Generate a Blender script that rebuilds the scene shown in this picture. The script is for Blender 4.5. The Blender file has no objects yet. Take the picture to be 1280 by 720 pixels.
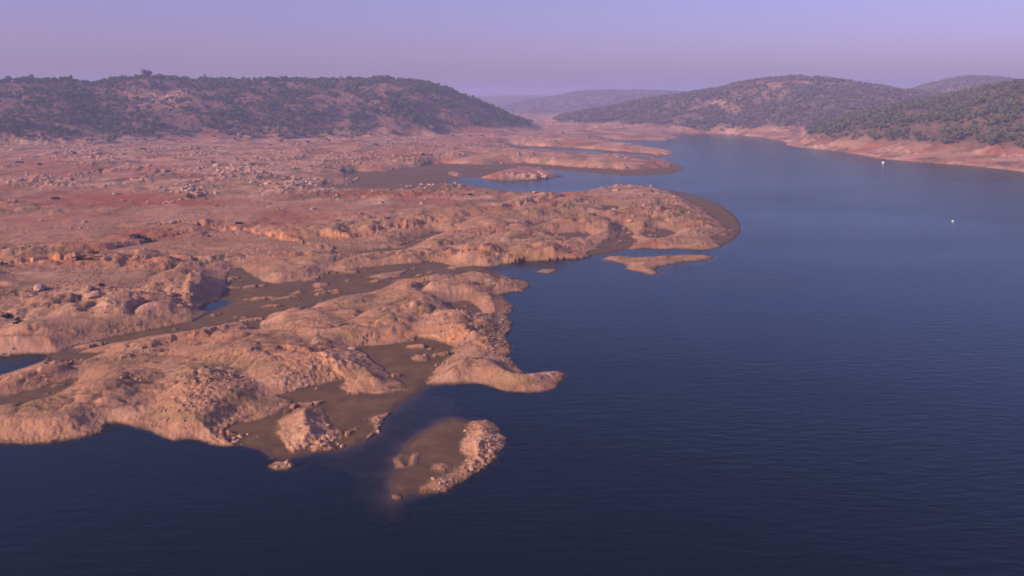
import bpy, math, random
import numpy as np

# ------------------------------------------------------------------ camera
CAM_H, FPX, CX, CY, VH = 60.0, 1100.0, 640.0, 360.0, 128.0   # photo pixels (1280x720)
PITCH = math.atan((CY - VH) / FPX)
cp, sp = math.cos(PITCH), math.sin(PITCH)
EYE = np.array([0.0, 0.0, CAM_H])

def ray(u, v):
    a = np.asarray(u, float) - CX; b = CY - np.asarray(v, float)
    return a, FPX * cp + b * sp, -FPX * sp + b * cp

def at(u, v, z=0.0):
    dx, dy, dz = ray(u, v)
    t = (z - CAM_H) / dz
    return dx * t, dy * t

def project(x, y, z):
    zz = z - CAM_H
    f = y * cp - zz * sp
    up = y * sp + zz * cp
    return CX + FPX * x / f, CY - FPX * up / f

def crest_z(u, v, r):
    dx, dy, dz = ray(u, v)
    return CAM_H + r * dz / np.hypot(dx, dy)

def az_of(u, v):
    dx, dy, dz = ray(u, v)
    return np.arctan2(dx, dy)

# ------------------------------------------------------------------ noise
_rs = np.random.RandomState(7)
PERM = _rs.permutation(256).astype(np.int32)
PERM = np.concatenate([PERM, PERM, PERM])
_ga = _rs.rand(256) * 2 * math.pi
GX = np.cos(_ga).astype(np.float32); GY = np.sin(_ga).astype(np.float32)
JX = _rs.rand(256).astype(np.float32); JY = _rs.rand(256).astype(np.float32)

from concurrent.futures import ThreadPoolExecutor
POOL = ThreadPoolExecutor(4)
def threaded(fn):
    def run(x, y, seed=0):
        x = np.asarray(x, np.float64); y = np.asarray(y, np.float64)
        if x.size < 200000: return fn(x, y, seed)
        n = 24
        parts = list(POOL.map(lambda q: fn(q[0], q[1], seed), zip(np.array_split(x, n), np.array_split(y, n))))
        return tuple(np.concatenate(z) for z in zip(*parts)) if isinstance(parts[0], tuple) else np.concatenate(parts)
    return run
@threaded
def pn(x, y, seed=0):
    x = np.asarray(x, np.float64) + seed * 17.31; y = np.asarray(y, np.float64) + seed * 9.73
    fx = np.floor(x); fy = np.floor(y)
    xi = fx.astype(np.int64) & 255; yi = fy.astype(np.int64) & 255
    dx = (x - fx).astype(np.float32); dy = (y - fy).astype(np.float32)
    sx = dx * dx * dx * (dx * (dx * 6 - 15) + 10); sy = dy * dy * dy * (dy * (dy * 6 - 15) + 10)
    def g(a, b, ex, ey):
        h = PERM[PERM[a] + b]
        return GX[h] * ex + GY[h] * ey
    x1 = (xi + 1) & 255; y1 = (yi + 1) & 255
    n00 = g(xi, yi, dx, dy); n10 = g(x1, yi, dx - 1, dy)
    n01 = g(xi, y1, dx, dy - 1); n11 = g(x1, y1, dx - 1, dy - 1)
    a = n00 + sx * (n10 - n00); b = n01 + sx * (n11 - n01)
    return (a + sy * (b - a)) * 1.5

def fbm(x, y, octv=4, seed=0, gain=0.5):
    s = 0; a = 1.0; t = 0
    for i in range(octv):
        s = s + a * pn(x * 2.03 ** i, y * 2.03 ** i, seed + i); t += a; a *= gain
    return s / t * 1.4

@threaded
def worley(x, y, seed=0):
    x = np.asarray(x, np.float64) + seed * 31.7; y = np.asarray(y, np.float64) + seed * 11.1
    fx = np.floor(x).astype(np.int64); fy = np.floor(y).astype(np.int64)
    f1 = np.full(x.shape, 9.0, np.float32); f2 = f1.copy()
    for i in (-1, 0, 1):
        for j in (-1, 0, 1):
            h = PERM[PERM[(fx + i) & 255] + ((fy + j) & 255)]
            d = ((fx + i + JX[h]) - x) ** 2 + ((fy + j + JY[h]) - y) ** 2
            d = d.astype(np.float32)
            f2 = np.where(d < f1, f1, np.minimum(f2, d)); f1 = np.minimum(f1, d)
    return np.sqrt(f1), np.sqrt(f2)

def sstep(a, b, x):
    t = np.clip((x - a) / (b - a), 0, 1)
    return t * t * (3 - 2 * t)

# ------------------------------------------------------------------ the ground grid (fine where it is seen, coarse elsewhere)
A0 = math.radians(37.0)
NC = 1500
az_dense = np.linspace(-A0, A0, NC)
az_rest = np.linspace(A0, 2 * math.pi - A0, 70)[1:-1]
AZ = np.concatenate([az_dense, az_rest])
rows = [4.0]
while rows[-1] < 7000:
    r = rows[-1]
    if r < 85: d = 9.0
    elif r < 620: d = max(0.12, r * r / 66000.0 * 0.85)
    elif r < 3300: d = min(5.0, r * r / 66000 * 0.85)
    else: d = r * 0.02
    rows.append(r + d)
RR = np.array(rows)
NR = len(RR)
print('grid', NR, len(AZ))

# ------------------------------------------------------------------ outlines traced on the water plane
def poly(pts, z=0.0):
    p = np.array(pts, float)
    x, y = at(p[:, 0], p[:, 1], z)
    return np.stack([x, y], 1)

shore = [(-260,566),(-60,556),(0,553),(30,555),(60,554),(100,549),(128,540),(134,531),(150,530),(172,533),(183,539),(200,544),(215,550),(240,549),
 (262,557),(280,559),(300,556),(322,562),(340,572),(362,573),(385,568),(410,563),(428,561),(450,556),(468,543),(480,525),(498,508),(520,492),
 (535,481),(560,480),(585,479),(605,481),(620,486),(640,490),(658,491),(678,490),(695,484),(706,475),(707,467),(698,464),(680,465),(666,468),
 (656,466),(648,457),(640,450),(631,445),(640,440),(636,428),(630,420),(638,414),(641,403),(634,396),(641,390),(638,378),(627,369),(640,366),
 (655,364),(664,358),(662,353),(648,350),(630,345),(618,340),(608,336),(625,332),(640,330),(655,327),(685,326),(710,324),(728,323),(742,320),
 (768,316),(780,312),(810,311),(850,311),(880,312),(895,311),(906,306),(918,299),(928,290),(926,280),(915,268),(900,256),(880,248),(860,242),
 (840,238),(815,235),(780,234),(750,236),(730,240),(710,243),(690,244),(660,243),(640,240),(600,236),(574,234),(556,231),(562,226),(580,222),
 (600,222),(612,224),(640,226),(670,225),(695,222),(707,220),(698,218),(685,214),(682,211),(700,213),(735,216),(770,219),(805,220),(838,218),(856,210),(846,206),(832,201),
 (812,198),(780,195),(740,193),(700,190),(660,186),(655,184),(690,186),(730,188),(775,191),(810,194),(832,195),(845,191),(838,188),(818,186),
 (796,182),(770,178),(757,176),(765,174),(800,175),(838,175),(851,173),(846,170),(846,168),(862,167),(885,167),(915,168),(945,171),(962,173),
 (985,178),(982,181),(1000,184),(1030,187),(1060,191),(1100,198),(1150,203),(1200,206),(1240,210),(1280,215),(1400,228),(1550,244)]
P_LAND = poly(shore)
x0, y0 = P_LAND[0]; x1, y1 = P_LAND[-1]
P_LAND = np.vstack([P_LAND, [[9000, 900], [30000, 30000], [-30000, 30000], [-9000, 150]]])

POOLS = [poly(p) for p in [
 [(-70,452),(0,446),(30,443),(63,442),(56,450),(36,458),(15,465),(0,470),(-70,488)],
 [(250,386),(256,379),(274,376),(292,375),(280,383),(266,389),(254,389)],
]]
ISLETS = [poly(p) for p in [
 [(750,325),(760,321),(780,320),(800,323),(830,320),(860,319),(890,320),(893,323),(870,326),(845,329),(825,333),(818,337),(826,342),(815,344),(800,341),(783,336),(785,331),(770,327)],
 [(666,341),(680,337),(697,336),(698,340),(685,342)],
 [(632,383),(640,381),(646,383),(640,385)],
 [(486,608),(491,590),(492,575),(505,556),(520,545),(545,530),(565,522),(586,526),(605,524),(622,534),(633,548),(631,560),(618,574),(605,586),(580,601),(560,615),(540,617),(515,615),(492,626)],
 [(340,582),(350,574),(366,575),(372,581),(360,587),(345,588)],
 [(808,193),(822,190),(834,192),(828,196),(812,196)],
 [(752,190),(758,187),(768,190),(764,193)],
 [(730,241),(738,238),(745,240)],
]]
SHOALS = [poly(p) for p in [
 [(380,540),(385,585),(420,605),(455,640),(480,665),(520,650),(540,600),(560,560),(600,520),(570,500),(545,488),(530,455),(470,470),(420,510)],
 [(600,342),(640,345),(700,335),(720,325),(640,322),(600,330)],
 [(750,316),(900,316),(900,328),(820,348),(760,330)],
]]
MUDS = [(p) for p in [
 [(64,443),(100,431),(140,421),(190,411),(238,402),(262,391),(276,372),(284,352),(286,340),(300,334),(330,352),(350,354),(385,349),(405,343),(418,338),(445,345),(480,349),
  (500,345),(492,352),(478,361),(455,366),(430,369),(402,376),(388,384),(368,386),(342,390),(330,398),(322,412),(300,402),(282,404),(255,411),(225,415),(190,419),(150,427),(115,434),(78,448)],
 [(446,434),(475,431),(508,428),(522,421),(545,425),(566,433),(560,446),(542,460),(532,474),(534,481),(520,492),(498,508),(480,525),(468,543),(450,556),(428,562),(400,566),(362,575),(335,574),(300,558),(283,546),(286,534),
  (312,520),(300,528),(340,514),(360,505),(366,498),(345,494),(400,480),(430,473),(421,485),(438,493),(480,489),(508,480),(480,462),(462,447)],
 [(430,224),(444,214),(480,214),(550,204),(600,206),(640,206),(650,210),(600,222),(578,223),(560,226),(556,232),(500,239),(425,240),(404,234),(440,229),(452,222)],
 [(830,235),(855,238),(882,244),(908,255),(925,268),(934,289),(920,303),(905,311),(897,304),(893,296),(911,288),(899,276),(880,262),(858,250)],
 [(535,326),(570,332),(612,333),(650,330),(640,338),(650,350),(625,348),(598,343),(560,343),(520,347),(495,348),(505,341)],
 [(690,292),(730,290),(746,294),(720,298),(700,297)],
 [(780,282),(791,290),(796,300),(782,312),(762,316),(742,320),(735,316),(752,309),(755,303),(771,298)],
 [(800,292),(830,285),(846,291),(825,297),(815,299)],
 [(756,257),(773,257),(768,267),(760,265)],
 [(565,378),(585,375),(597,384),(602,392),(576,391)],
 [(-60,512),(0,496),(40,487),(72,479),(100,472),(92,480),(60,496),(30,507),(0,505)],
 [(60,441),(90,440),(126,441),(112,448),(90,450),(60,452)],
 [(640,182),(700,184),(760,188),(840,194),(845,199),(790,198),(740,195),(690,193),(650,189)],
 [(430,320),(470,311),(500,309),(522,298),(545,289),(575,291),(545,293),(528,301),(505,312),(470,316)],
 [(660,286),(700,276),(740,268),(700,273),(665,281)],
 [(476,614),(481,590),(483,572),(496,550),(512,536),(540,520),(562,510),(592,516),(578,545),(572,560),(580,575),(570,588),(545,596),(528,604),(525,622),(484,644)],
 [(420,345),(450,335),(500,330),(540,327),(500,338),(460,344)],
 [(625,205),(700,213),(770,220),(840,220),(858,210),(846,205),(830,210),(780,212),(720,209),(660,204)],
]]
MUDS = [poly(p, 0.3) for p in MUDS]
ROCKS_IN_MUD = [poly(p, 0.3) for p in [
 [(303,526),(330,512),(358,500),(371,503),(355,515),(330,524),(310,528)],
 [(340,542),(350,522),(372,508),(398,506),(412,518),(415,533),(428,538),(431,548),(416,551),(420,563),(402,568),(385,560),(366,564),(350,554)],
 [(345,590),(343,582),(352,575),(366,576),(374,580),(362,588)],
 [(500,512),(478,515),(462,520),(463,536),(456,552),(446,566),(460,570),(478,558),(490,542),(490,528),(500,518)],
 [(488,584),(490,564),(506,566),(508,582)],
 [(512,580),(510,565),(524,564),(525,578)],
 [(488,630),(490,617),(500,616),(498,626)],
 [(540,586),(545,578),(562,576),(568,582),(556,590)],
 [(512,444),(520,442),(540,444),(538,450),(520,450)],
 [(388,357),(395,352),(412,352),(415,356),(400,360)],
 [(360,368),(372,361),(382,363),(370,368)],
 [(555,333),(570,331),(582,334),(570,337)],
 [(575,343),(590,338),(612,341),(625,348),(608,350),(590,349)],
 [(628,346),(622,340),(640,339),(650,344),(640,347)],
 [(786,289),(795,284),(815,285),(822,289),(800,291)],
 [(785,296),(795,292),(806,295),(800,300)],
 [(561,217),(566,213),(585,217),(580,221),(568,220)],
 [(612,224),(615,217),(640,211),(660,211),(675,216),(690,219),(703,222),(680,226),(640,227)],
 [(815,193),(822,190),(832,192),(826,195)],
 [(440,493),(470,488),(500,483),(520,485),(500,489),(470,492)],
]]
# rock mounds: outline, height, shoulder width
MOUNDS = [(poly(p, 0.6), h, l) for p, h, l in [
 ([(0,447),(-60,440),(0,420),(60,402),(110,388),(150,374),(205,366),(235,374),(256,384),(245,393),(190,409),(130,421),(75,438),(30,444)], 3.6, 5),
 ([(222,378),(228,356),(246,347),(262,354),(262,368),(250,380)], 8.0, 1.3),
 ([(180,372),(192,352),(228,345),(256,356),(262,368),(255,381),(230,382),(200,376)], 4.2, 2.2),
 ([(5,405),(25,386),(60,378),(85,365),(130,360),(160,362),(180,366),(110,388),(50,405)], 3.0, 3),
 ([(-60,552),(-60,515),(0,510),(40,503),(90,488),(140,468),(182,466),(196,476),(194,490),(190,522),(150,531),(110,548),(60,555),(0,554)], 5.0, 5),
 ([(195,490),(207,465),(240,455),(280,462),(310,475),(342,493),(305,515),(285,540),(270,558),(215,552),(190,535)], 3.6, 4),
 ([(-40,500),(0,480),(20,470),(70,452),(93,457),(104,468),(75,479),(40,488)], 2.6, 3),
 ([(205,446),(260,434),(310,430),(360,434),(410,446),(450,460),(505,481),(478,491),(430,488),(425,475),(400,480),(345,493),(300,466)], 3.4, 4),
 ([(330,402),(342,394),(380,390),(415,397),(432,407),(425,421),(395,427),(350,417)], 3.0, 2.5),
 ([(385,387),(400,378),(440,370),(482,373),(450,387),(420,390)], 1.6, 3),
 ([(435,425),(440,400),(475,372),(505,360),(560,355),(620,358),(660,356),(660,363),(628,368),(638,400),(634,430),(600,440),(566,434),(540,422),(500,424),(460,431)], 3.2, 5),
 ([(535,479),(541,462),(572,449),(610,450),(640,458),(660,471),(700,467),(706,475),(690,486),(650,491),(610,483),(560,480)], 3.2, 3),
 ([(560,328),(575,316),(595,309),(622,312),(632,320),(630,328),(590,332)], 4.5, 3),
 ([(632,328),(638,312),(660,308),(700,309),(713,314),(711,324),(660,327)], 5.5, 3),
 ([(480,330),(500,319),(540,315),(556,323),(550,331),(510,333)], 2.4, 4),
 ([(300,345),(330,325),(380,320),(420,335),(400,345),(350,355)], 2.0, 6),
 ([(430,300),(520,290),(640,280),(760,262),(850,262),(890,285),(840,300),(700,300),(560,305)], 2.5, 12),
 ([(612,225),(618,221),(640,217),(662,216),(680,220),(690,223),(670,226),(640,227)], 2.2, 4),
 ([(640,207),(580,195),(680,193),(780,203),(830,210),(800,218),(700,212)], 3.0, 14),
 ([(640,182),(680,178),(760,182),(820,188),(800,192),(700,187)], 2.5, 14),
 ([(590,527),(605,526),(622,536),(632,548),(630,560),(618,572),(605,585),(588,590),(580,575),(576,560),(582,540)], 2.2, 1.6),
 ([(545,600),(575,590),(600,588),(580,600),(560,614),(540,616),(530,607)], 1.4, 1.5),
 ([(340,542),(350,522),(372,508),(398,506),(412,518),(415,533),(405,548),(385,556),(366,560),(350,554)], 2.6, 2),
]]
# eroded banks: crest line, drop, how the ground falls away behind it, elevation guess of its foot
BANKS = [(poly(p, z), h, l) for p, h, l, z in [
 ([(-60,338),(0,331),(40,326),(62,320),(90,322),(115,314),(140,308),(165,303)], 2.6, 30, 4.0),
 ([(282,283),(320,286),(345,291),(365,295),(400,289),(440,291),(480,281),(520,276),(560,271),(600,262),(645,254)], 2.2, 40, 4.5),
 ([(196,430),(225,421),(260,415),(300,407)], 1.8, 8, 2.0),
 ([(335,440),(370,436),(400,441),(425,456)], 1.8, 8, 2.5),
 ([(480,418),(505,413),(530,418),(560,420),(580,417)], 1.6, 10, 1.5),
 ([(590,316),(612,312),(630,318)], 1.6, 8, 3.0),
 ([(640,318),(670,315),(708,318)], 1.8, 12, 3.0),
 ([(705,276),(730,277)], 1.5, 12, 4.0),
]]

def sd_poly(P, X, Y, pad=None):
    """signed distance, positive inside"""
    d2 = np.full(X.shape, 1e18); ins = np.zeros(X.shape, bool)
    n = len(P)
    for i in range(n):
        ax, ay = P[i]; bx, by = P[(i + 1) % n]
        ex, ey = bx - ax, by - ay
        L = ex * ex + ey * ey + 1e-9
        t = np.clip(((X - ax) * ex + (Y - ay) * ey) / L, 0, 1)
        d2 = np.minimum(d2, (X - ax - t * ex) ** 2 + (Y - ay - t * ey) ** 2)
        if ay != by:
            c = ((ay > Y) != (by > Y)) & (X < (bx - ax) * (Y - ay) / (by - ay) + ax)
            ins ^= c
    d = np.sqrt(d2)
    return np.where(ins, d, -d)

def sd_box(P, X, Y, reach):
    """sd_poly only near the outline; far away a plain negative distance"""
    out = np.full(X.shape, -reach, float)
    x0, y0 = P.min(0) - reach; x1, y1 = P.max(0) + reach
    m = (X > x0) & (X < x1) & (Y > y0) & (Y < y1)
    if m.any(): out[m] = np.maximum(sd_poly(P, X[m], Y[m]), -reach)
    return out

def sd_line(P, X, Y, reach):
    """distance to an open line and the signed side (positive = far side, away from the camera)"""
    d = np.full(X.shape, reach, float); s = np.zeros(X.shape)
    x0, y0 = P.min(0) - reach; x1, y1 = P.max(0) + reach
    m = (X > x0) & (X < x1) & (Y > y0) & (Y < y1)
    if not m.any(): return d, s
    x = X[m]; y = Y[m]; best = np.full(x.shape, 1e18); side = np.zeros(x.shape)
    for i in range(len(P) - 1):
        ax, ay = P[i]; bx, by = P[i + 1]; ex, ey = bx - ax, by - ay
        L = ex * ex + ey * ey
        t = np.clip(((x - ax) * ex + (y - ay) * ey) / L, 0, 1)
        q = (x - ax - t * ex) ** 2 + (y - ay - t * ey) ** 2
        cr = ex * (y - ay) - ey * (x - ax)
        side = np.where(q < best, np.sign(cr), side); best = np.minimum(best, q)
    d[m] = np.sqrt(best); s[m] = side
    return d, s

# coarse samples of the distances
cs = 3
ci = np.unique(np.concatenate([np.arange(0, NC, cs), [NC - 1], np.arange(NC, len(AZ))]))
ri = np.unique(np.concatenate([np.arange(0, NR, cs), [NR - 1]]))
Rg, Ag = np.meshgrid(RR[ri], AZ[ci], indexing='ij')
Xc = Rg * np.sin(Ag); Yc = Rg * np.cos(Ag)
ws = np.clip(Rg / 300.0, 0.85, 3.0)
wx = Xc + ws * (1.2 * fbm(Xc / 9 / ws, Yc / 9 / ws, 5, 3, 0.62)) ; wy = Yc + ws * (1.5 * fbm(Xc / 9 / ws, Yc / 9 / ws, 5, 11, 0.62))
dL = sd_poly(P_LAND, wx, wy)
dMain = dL.copy()
for p in POOLS: dL = np.minimum(dL, -sd_box(p, wx, wy, 60))
for p in ISLETS: dL = np.maximum(dL, sd_box(p, wx, wy, 60))
dM = np.full(Xc.shape, -80.0)
for p in MUDS: dM = np.maximum(dM, sd_box(p, wx, wy, 80))
for p in ROCKS_IN_MUD: dM = np.minimum(dM, -sd_box(p, wx, wy, 40))
dS = np.full(Xc.shape, -40.0)
for p in SHOALS: dS = np.maximum(dS, sd_box(p, wx, wy, 40))
mound = np.zeros(Xc.shape)
for p, h, l in MOUNDS:
    d = sd_box(p, wx, wy, 12)
    mound = np.maximum(mound, 0.5 * h * sstep(-0.3 * l, 2.0 * l, d))
bank = np.zeros(Xc.shape); bankc = np.zeros(Xc.shape)

def up(F):
    """coarse -> fine grid, bilinear"""
    tmp = np.empty((len(ri), len(AZ)))
    for i in range(len(ri)): tmp[i] = np.interp(np.arange(len(AZ)), ci, F[i])
    idx = np.interp(np.arange(NR), ri, np.arange(len(ri)))
    i0 = np.clip(np.floor(idx).astype(int), 0, len(ri) - 2); t = (idx - i0)[:, None]
    return (tmp[i0] * (1 - t) + tmp[i0 + 1] * t).astype(np.float32)

dL, dM, dS, mound, dMain = map(up, (dL, dM, dS, mound, dMain))
R, A = np.meshgrid(RR, AZ, indexing='ij')
X = R * np.sin(A); Y = R * np.cos(A)

# ------------------------------------------------------------------ hills, by crest line
def hill(crest, r_base, r_crest, r_back, top=0):
    """crest: (u, v) along the skyline without trees; ranges are functions of azimuth given as lists (u, r)"""
    c = np.array(crest, float)
    az = az_of(c[:, 0], c[:, 1])
    rc = np.interp(c[:, 0], [a for a, b in r_crest], [b for a, b in r_crest])
    zc = crest_z(c[:, 0], c[:, 1], rc)
    def fn(tab):
        a = np.array([az_of(q[0], 140) for q in tab]); v = np.array([q[1] for q in tab], float)
        return a, v
    A_ = np.where(A > math.pi, A - 2 * math.pi, A)
    ZC = np.interp(A_, az, zc); RB = np.interp(A_, *fn(r_base)); RC = np.interp(A_, *fn(r_crest)); BK = np.interp(A_, *fn(r_back))
    wob = 35 * pn(X / 130, Y / 130, 41) + 14 * pn(X / 45, Y / 45, 42)
    t = (R + wob * (np.clip((RC - R) / 300, 0, 1)) - RB) / (RC - RB)
    f = np.where(t < 1, np.sin(np.clip(t, 0, 1) * math.pi / 2) ** 1.15, np.cos(np.clip((R - RC) / (BK - RC), 0, 1) * math.pi / 2))
    rel = 1 + (0.16 * fbm(X / 170, Y / 170, 4, 50)) * 4 * np.clip(t, 0, 1) * np.clip(1 - t, 0, 1)
    fade = sstep(-0.70, -0.66, A_) * (1 - sstep(0.66, 0.70, A_)) if not top else 1
    return np.clip(ZC * f * rel, 0, None) * fade

HA = hill([(-260,124),(-100,120),(0,113),(50,112),(95,113),(118,117),(150,110),(185,107),(240,109),(320,110),(400,109),(480,107),(530,111),(560,120),(590,132),(615,143),(640,155),(660,160),(680,168)],
          [(-260,1150),(0,1230),(300,1290),(500,1400),(640,1560),(700,1650)], [(-260,1600),(0,1650),(400,1750),(600,1800),(700,1800)], [(-260,2400),(700,2300)])
HB = hill([(940,210),(985,190),(1010,168),(1030,162),(1060,156),(1100,146),(1150,137),(1200,128),(1240,120),(1280,114),(1340,108),(1500,90),(1700,100)],
          [(980,1250),(1050,1180),(1150,1080),(1280,990),(1500,850)], [(980,1500),(1100,1520),(1280,1560),(1500,1500)], [(980,2100),(1500,2300)])
HC = hill([(640,170),(700,152),(730,145),(760,140),(790,133),(820,128),(850,124),(880,119),(900,116),(925,109),(950,106),(975,104),(1000,104),(1030,105),(1060,108),(1100,114),(1130,120),(1180,125),(1250,150)],
          [(640,1900),(800,1800),(1000,1700),(1250,1700)], [(640,2300),(1000,2350),(1250,2350)], [(640,3200),(1250,3200)])
HD = hill([(1040,165),(1090,132),(1130,119),(1160,110),(1190,103),(1220,100),(1250,102),(1290,107),(1400,104),(1500,100),(1700,110)],
          [(1000,2600),(1500,2600)], [(1000,3200),(1500,3200)], [(1000,4000),(1500,4000)])
HE = hill([(560,160),(610,144),(640,134),(665,128),(690,124),(720,118),(750,116),(790,116),(830,117),(870,120),(920,125),(980,150)],
          [(500,3200),(1000,3200)], [(500,4200),(1000,4200)], [(500,5200),(1000,5200)])
HF = hill([(-300,130),(300,126),(500,126),(580,124),(620,122),(650,121),(700,122),(760,124),(1000,124),(1300,122),(1700,126)],
          [(-300,4000),(1600,4000)], [(-300,5000),(1600,5000)], [(-300,6600),(1600,6600)])
HILL = np.maximum.reduce([HA, HB, HC, HD, HE, HF])

# ------------------------------------------------------------------ height of everything
dR = np.minimum(dL, -dM)                      # depth into bare rock, away from mud and water
dRp = np.clip(dR, 0, None)
rim = 1 - np.exp(-dRp / 1.1)
rock = 0.16 * rim + 1.0 * sstep(0, 9, dRp)
broad = 3.6 * (1 - np.exp(-np.clip(dMain, 0, None) / 95)) * (1 - np.exp(-dRp / 16))
plain = 6.0 * sstep(450, 1300, R) * (1 - np.exp(-dRp / 60)) + 0.0
calm = sstep(0, 7, dRp)
swell = 0.6 * fbm(X / 34, Y / 34, 3, 60) * (1 - np.exp(-dRp / 14))
# whalebacks: stretched domes of weathered granite
cx_, sx_ = math.cos(0.35), math.sin(0.35)
Xr = X * cx_ + Y * sx_; Yr = -X * sx_ + Y * cx_
wv, wv2 = worley(Xr / 19 + 0.35 * fbm(X / 22, Y / 22, 2, 5), Yr / 13 + 0.35 * fbm(X / 22, Y / 22, 2, 6), 2)
near_ = 1 - sstep(450, 700, R)
whale = 0.6 * np.clip(1 - wv * 1.25, 0, 1) ** 1.2 * (1 - np.exp(-dRp / 6))
domem = sstep(-0.30, 0.25, fbm(X / 45, Y / 40, 3, 61)) * (0.25 + 0.75 * near_) * sstep(1.0, 15, dRp)
gap = wv2 - wv + 0.06 * fbm(X / 3, Y / 3, 3, 62)
dome = 2.3 * sstep(0.0, 0.5, gap) ** 0.8 * domem
crev = (1 - sstep(0.04, 0.17, gap)) * domem
wv3, wv4 = worley(Xr / 6.5 + 0.4 * fbm(X / 8, Y / 8, 2, 7), Yr / 4.6 + 0.4 * fbm(X / 8, Y / 8, 2, 8), 3)
crackm = sstep(-0.05, 0.35, fbm(X / 26, Y / 22, 3, 63)) * sstep(1.5, 5, dRp) * near_
crack = (1 - sstep(0.03, 0.11, wv4 - wv3 + 0.05 * fbm(X / 1.5, Y / 1.5, 3, 64))) * crackm
lump = (0.75 * sstep(0, 0.45, wv4 - wv3) * crackm + 0.3 * np.clip(wv4 - wv3, 0, 0.7)) * calm
near = 1 - sstep(450, 700, R)
plateau = np.zeros(X.shape, np.float32)
Uz, Vz = project(X, np.where(np.cos(A) > 0.3, Y, 1e3), 4.0)
for (u, v, su, sv) in [(60,285,150,22),(250,268,200,13),(480,258,170,11),(150,300,120,12),(700,208,160,8),(740,187,100,5),(760,170,90,6),(340,300,120,10),(560,262,90,10),(150,250,200,8),(110,345,100,9),(330,330,70,12),(130,402,90,14),(100,520,110,22),(385,402,40,12)]:
    plateau = np.maximum(plateau, np.exp(-((Uz - u) / su) ** 4 - ((Vz - v) / sv) ** 4))
soft = 1 - 0.85 * plateau
rough_mask = sstep(0.08, 0.65, fbm(X / 24, Y / 24, 3, 71) + 0.15)
w1, w2 = worley(X / 1.5 + 0.3 * fbm(X / 2, Y / 2, 2, 9), Y / 1.7, 4)
w5, w6 = worley(X / 0.62, Y / 0.7, 5)
rubble = (0.34 * np.clip(0.75 - w1, 0, 1) * rough_mask + 0.10 * np.clip(0.7 - w5, 0, 1)) * near * (1 - np.exp(-dRp / 1.2))
ridges = (0.12 * (1 - np.abs(fbm(Xr / 7, Yr / 3.4, 4, 80)) * 2.2) * rough_mask + 0.10 * fbm(X / 1.6, Y / 1.6, 3, 90) * near) * calm
OUTC = [(655,219,26,4,.8),(300,213,50,8,1),(375,230,50,7,1),(235,238,32,7,1),(60,225,50,9,.8),(110,192,60,9,.7),(420,196,60,8,.6),(520,234,50,3,.7),(470,232,40,3,.6),(740,158,70,5,.9),(340,200,60,6,.6),
        (110,372,70,12,1),(30,385,30,14,.8),(235,362,26,14,1),(190,190,80,6,.5),(20,300,40,5,.3),(410,438,22,7,.6),(30,180,40,4,.7),(80,166,40,4,1),(170,168,40,3,.8),(560,180,60,6,.5),(640,170,60,6,.7)]
outc = np.zeros(X.shape, np.float32)
for (u, v, su, sv, k_) in OUTC: outc = np.maximum(outc, k_ * np.exp(-((Uz - u) / su) ** 2 - ((Vz - v - 6) / sv) ** 2))
outc = np.clip(outc * (0.7 + 1.5 * fbm(X / 18, Y / 18, 3, 190)), 0, 1.2)
outc = np.maximum(outc, 0.85 * sstep(0.16, 0.45, fbm(X / 48, Y / 75, 4, 230)) * sstep(470, 620, R) * soft * (R < 1700))
GRAV = [(608,560,26,36,1),(560,606,40,14,1),(385,535,45,32,.9),(475,538,16,30,1),(290,520,40,40,.8),(100,530,120,30,.5),(250,480,60,30,.6),(620,478,80,14,.4),(400,455,60,18,.7),(590,400,60,22,.6),(360,582,30,10,1)]
grav = np.zeros(X.shape, np.float32)
for (u, v, su, sv, k_) in GRAV: grav = np.maximum(grav, k_ * np.exp(-((Uz - u) / su) ** 2 - ((Vz - v) / sv) ** 2))
o1, o2 = worley(X / 5.2 + 0.5 * fbm(X / 6, Y / 6, 2, 191), Y / 5.0, 6)
o3, o4 = worley(X / 2.3, Y / 2.1, 7)
crags = outc * (3.0 * np.clip(0.72 - o1, 0, 1) + 0.9 * np.clip(0.7 - o3, 0, 1) + 0.5 * np.clip(fbm(Xr / 10, Yr / 4, 3, 192), 0, 1)) * sstep(0, 3, dRp)
g1, g2 = worley(X / 1.1 + 0.3 * fbm(X, Y, 2, 193), Y / 1.0, 8)
gravel = grav * (0.55 * np.clip(0.75 - g1, 0, 1) + 0.25 * fbm(X / 1.7, Y / 1.7, 3, 194)) * sstep(-0.2, 1.0, dRp)
grit = 0.035 * fbm(X / 0.7, Y / 0.7, 3, 195) * (1 - sstep(230, 380, R)) * sstep(0, 2, dRp)
gully = 0.5 * np.clip(1 - np.abs(fbm(Xr / 16, Yr / 7, 4, 196, 0.55)) * 5, 0, 1) * near * sstep(2, 9, dRp)
flat = 0.66 + 0.34 * sstep(260, 650, R)
Zland = 0.12 + crags * (0.5 + 0.5 * sstep(300, 600, R)) + gravel + grit - gully * soft * 0.7 + rubble + flat * (rock + broad + plain + swell + (dome + whale * (near + 0.3 * (1 - near)) + lump * (0.4 + 0.6 * near) + ridges) * soft + mound * calm)
farlump = soft * 0.9 * np.clip(fbm(X / 26, Y / 20, 4, 95), 0, 1) * sstep(420, 600, R) * (1 - np.exp(-dRp / 20))
Zland = Zland + farlump

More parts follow.
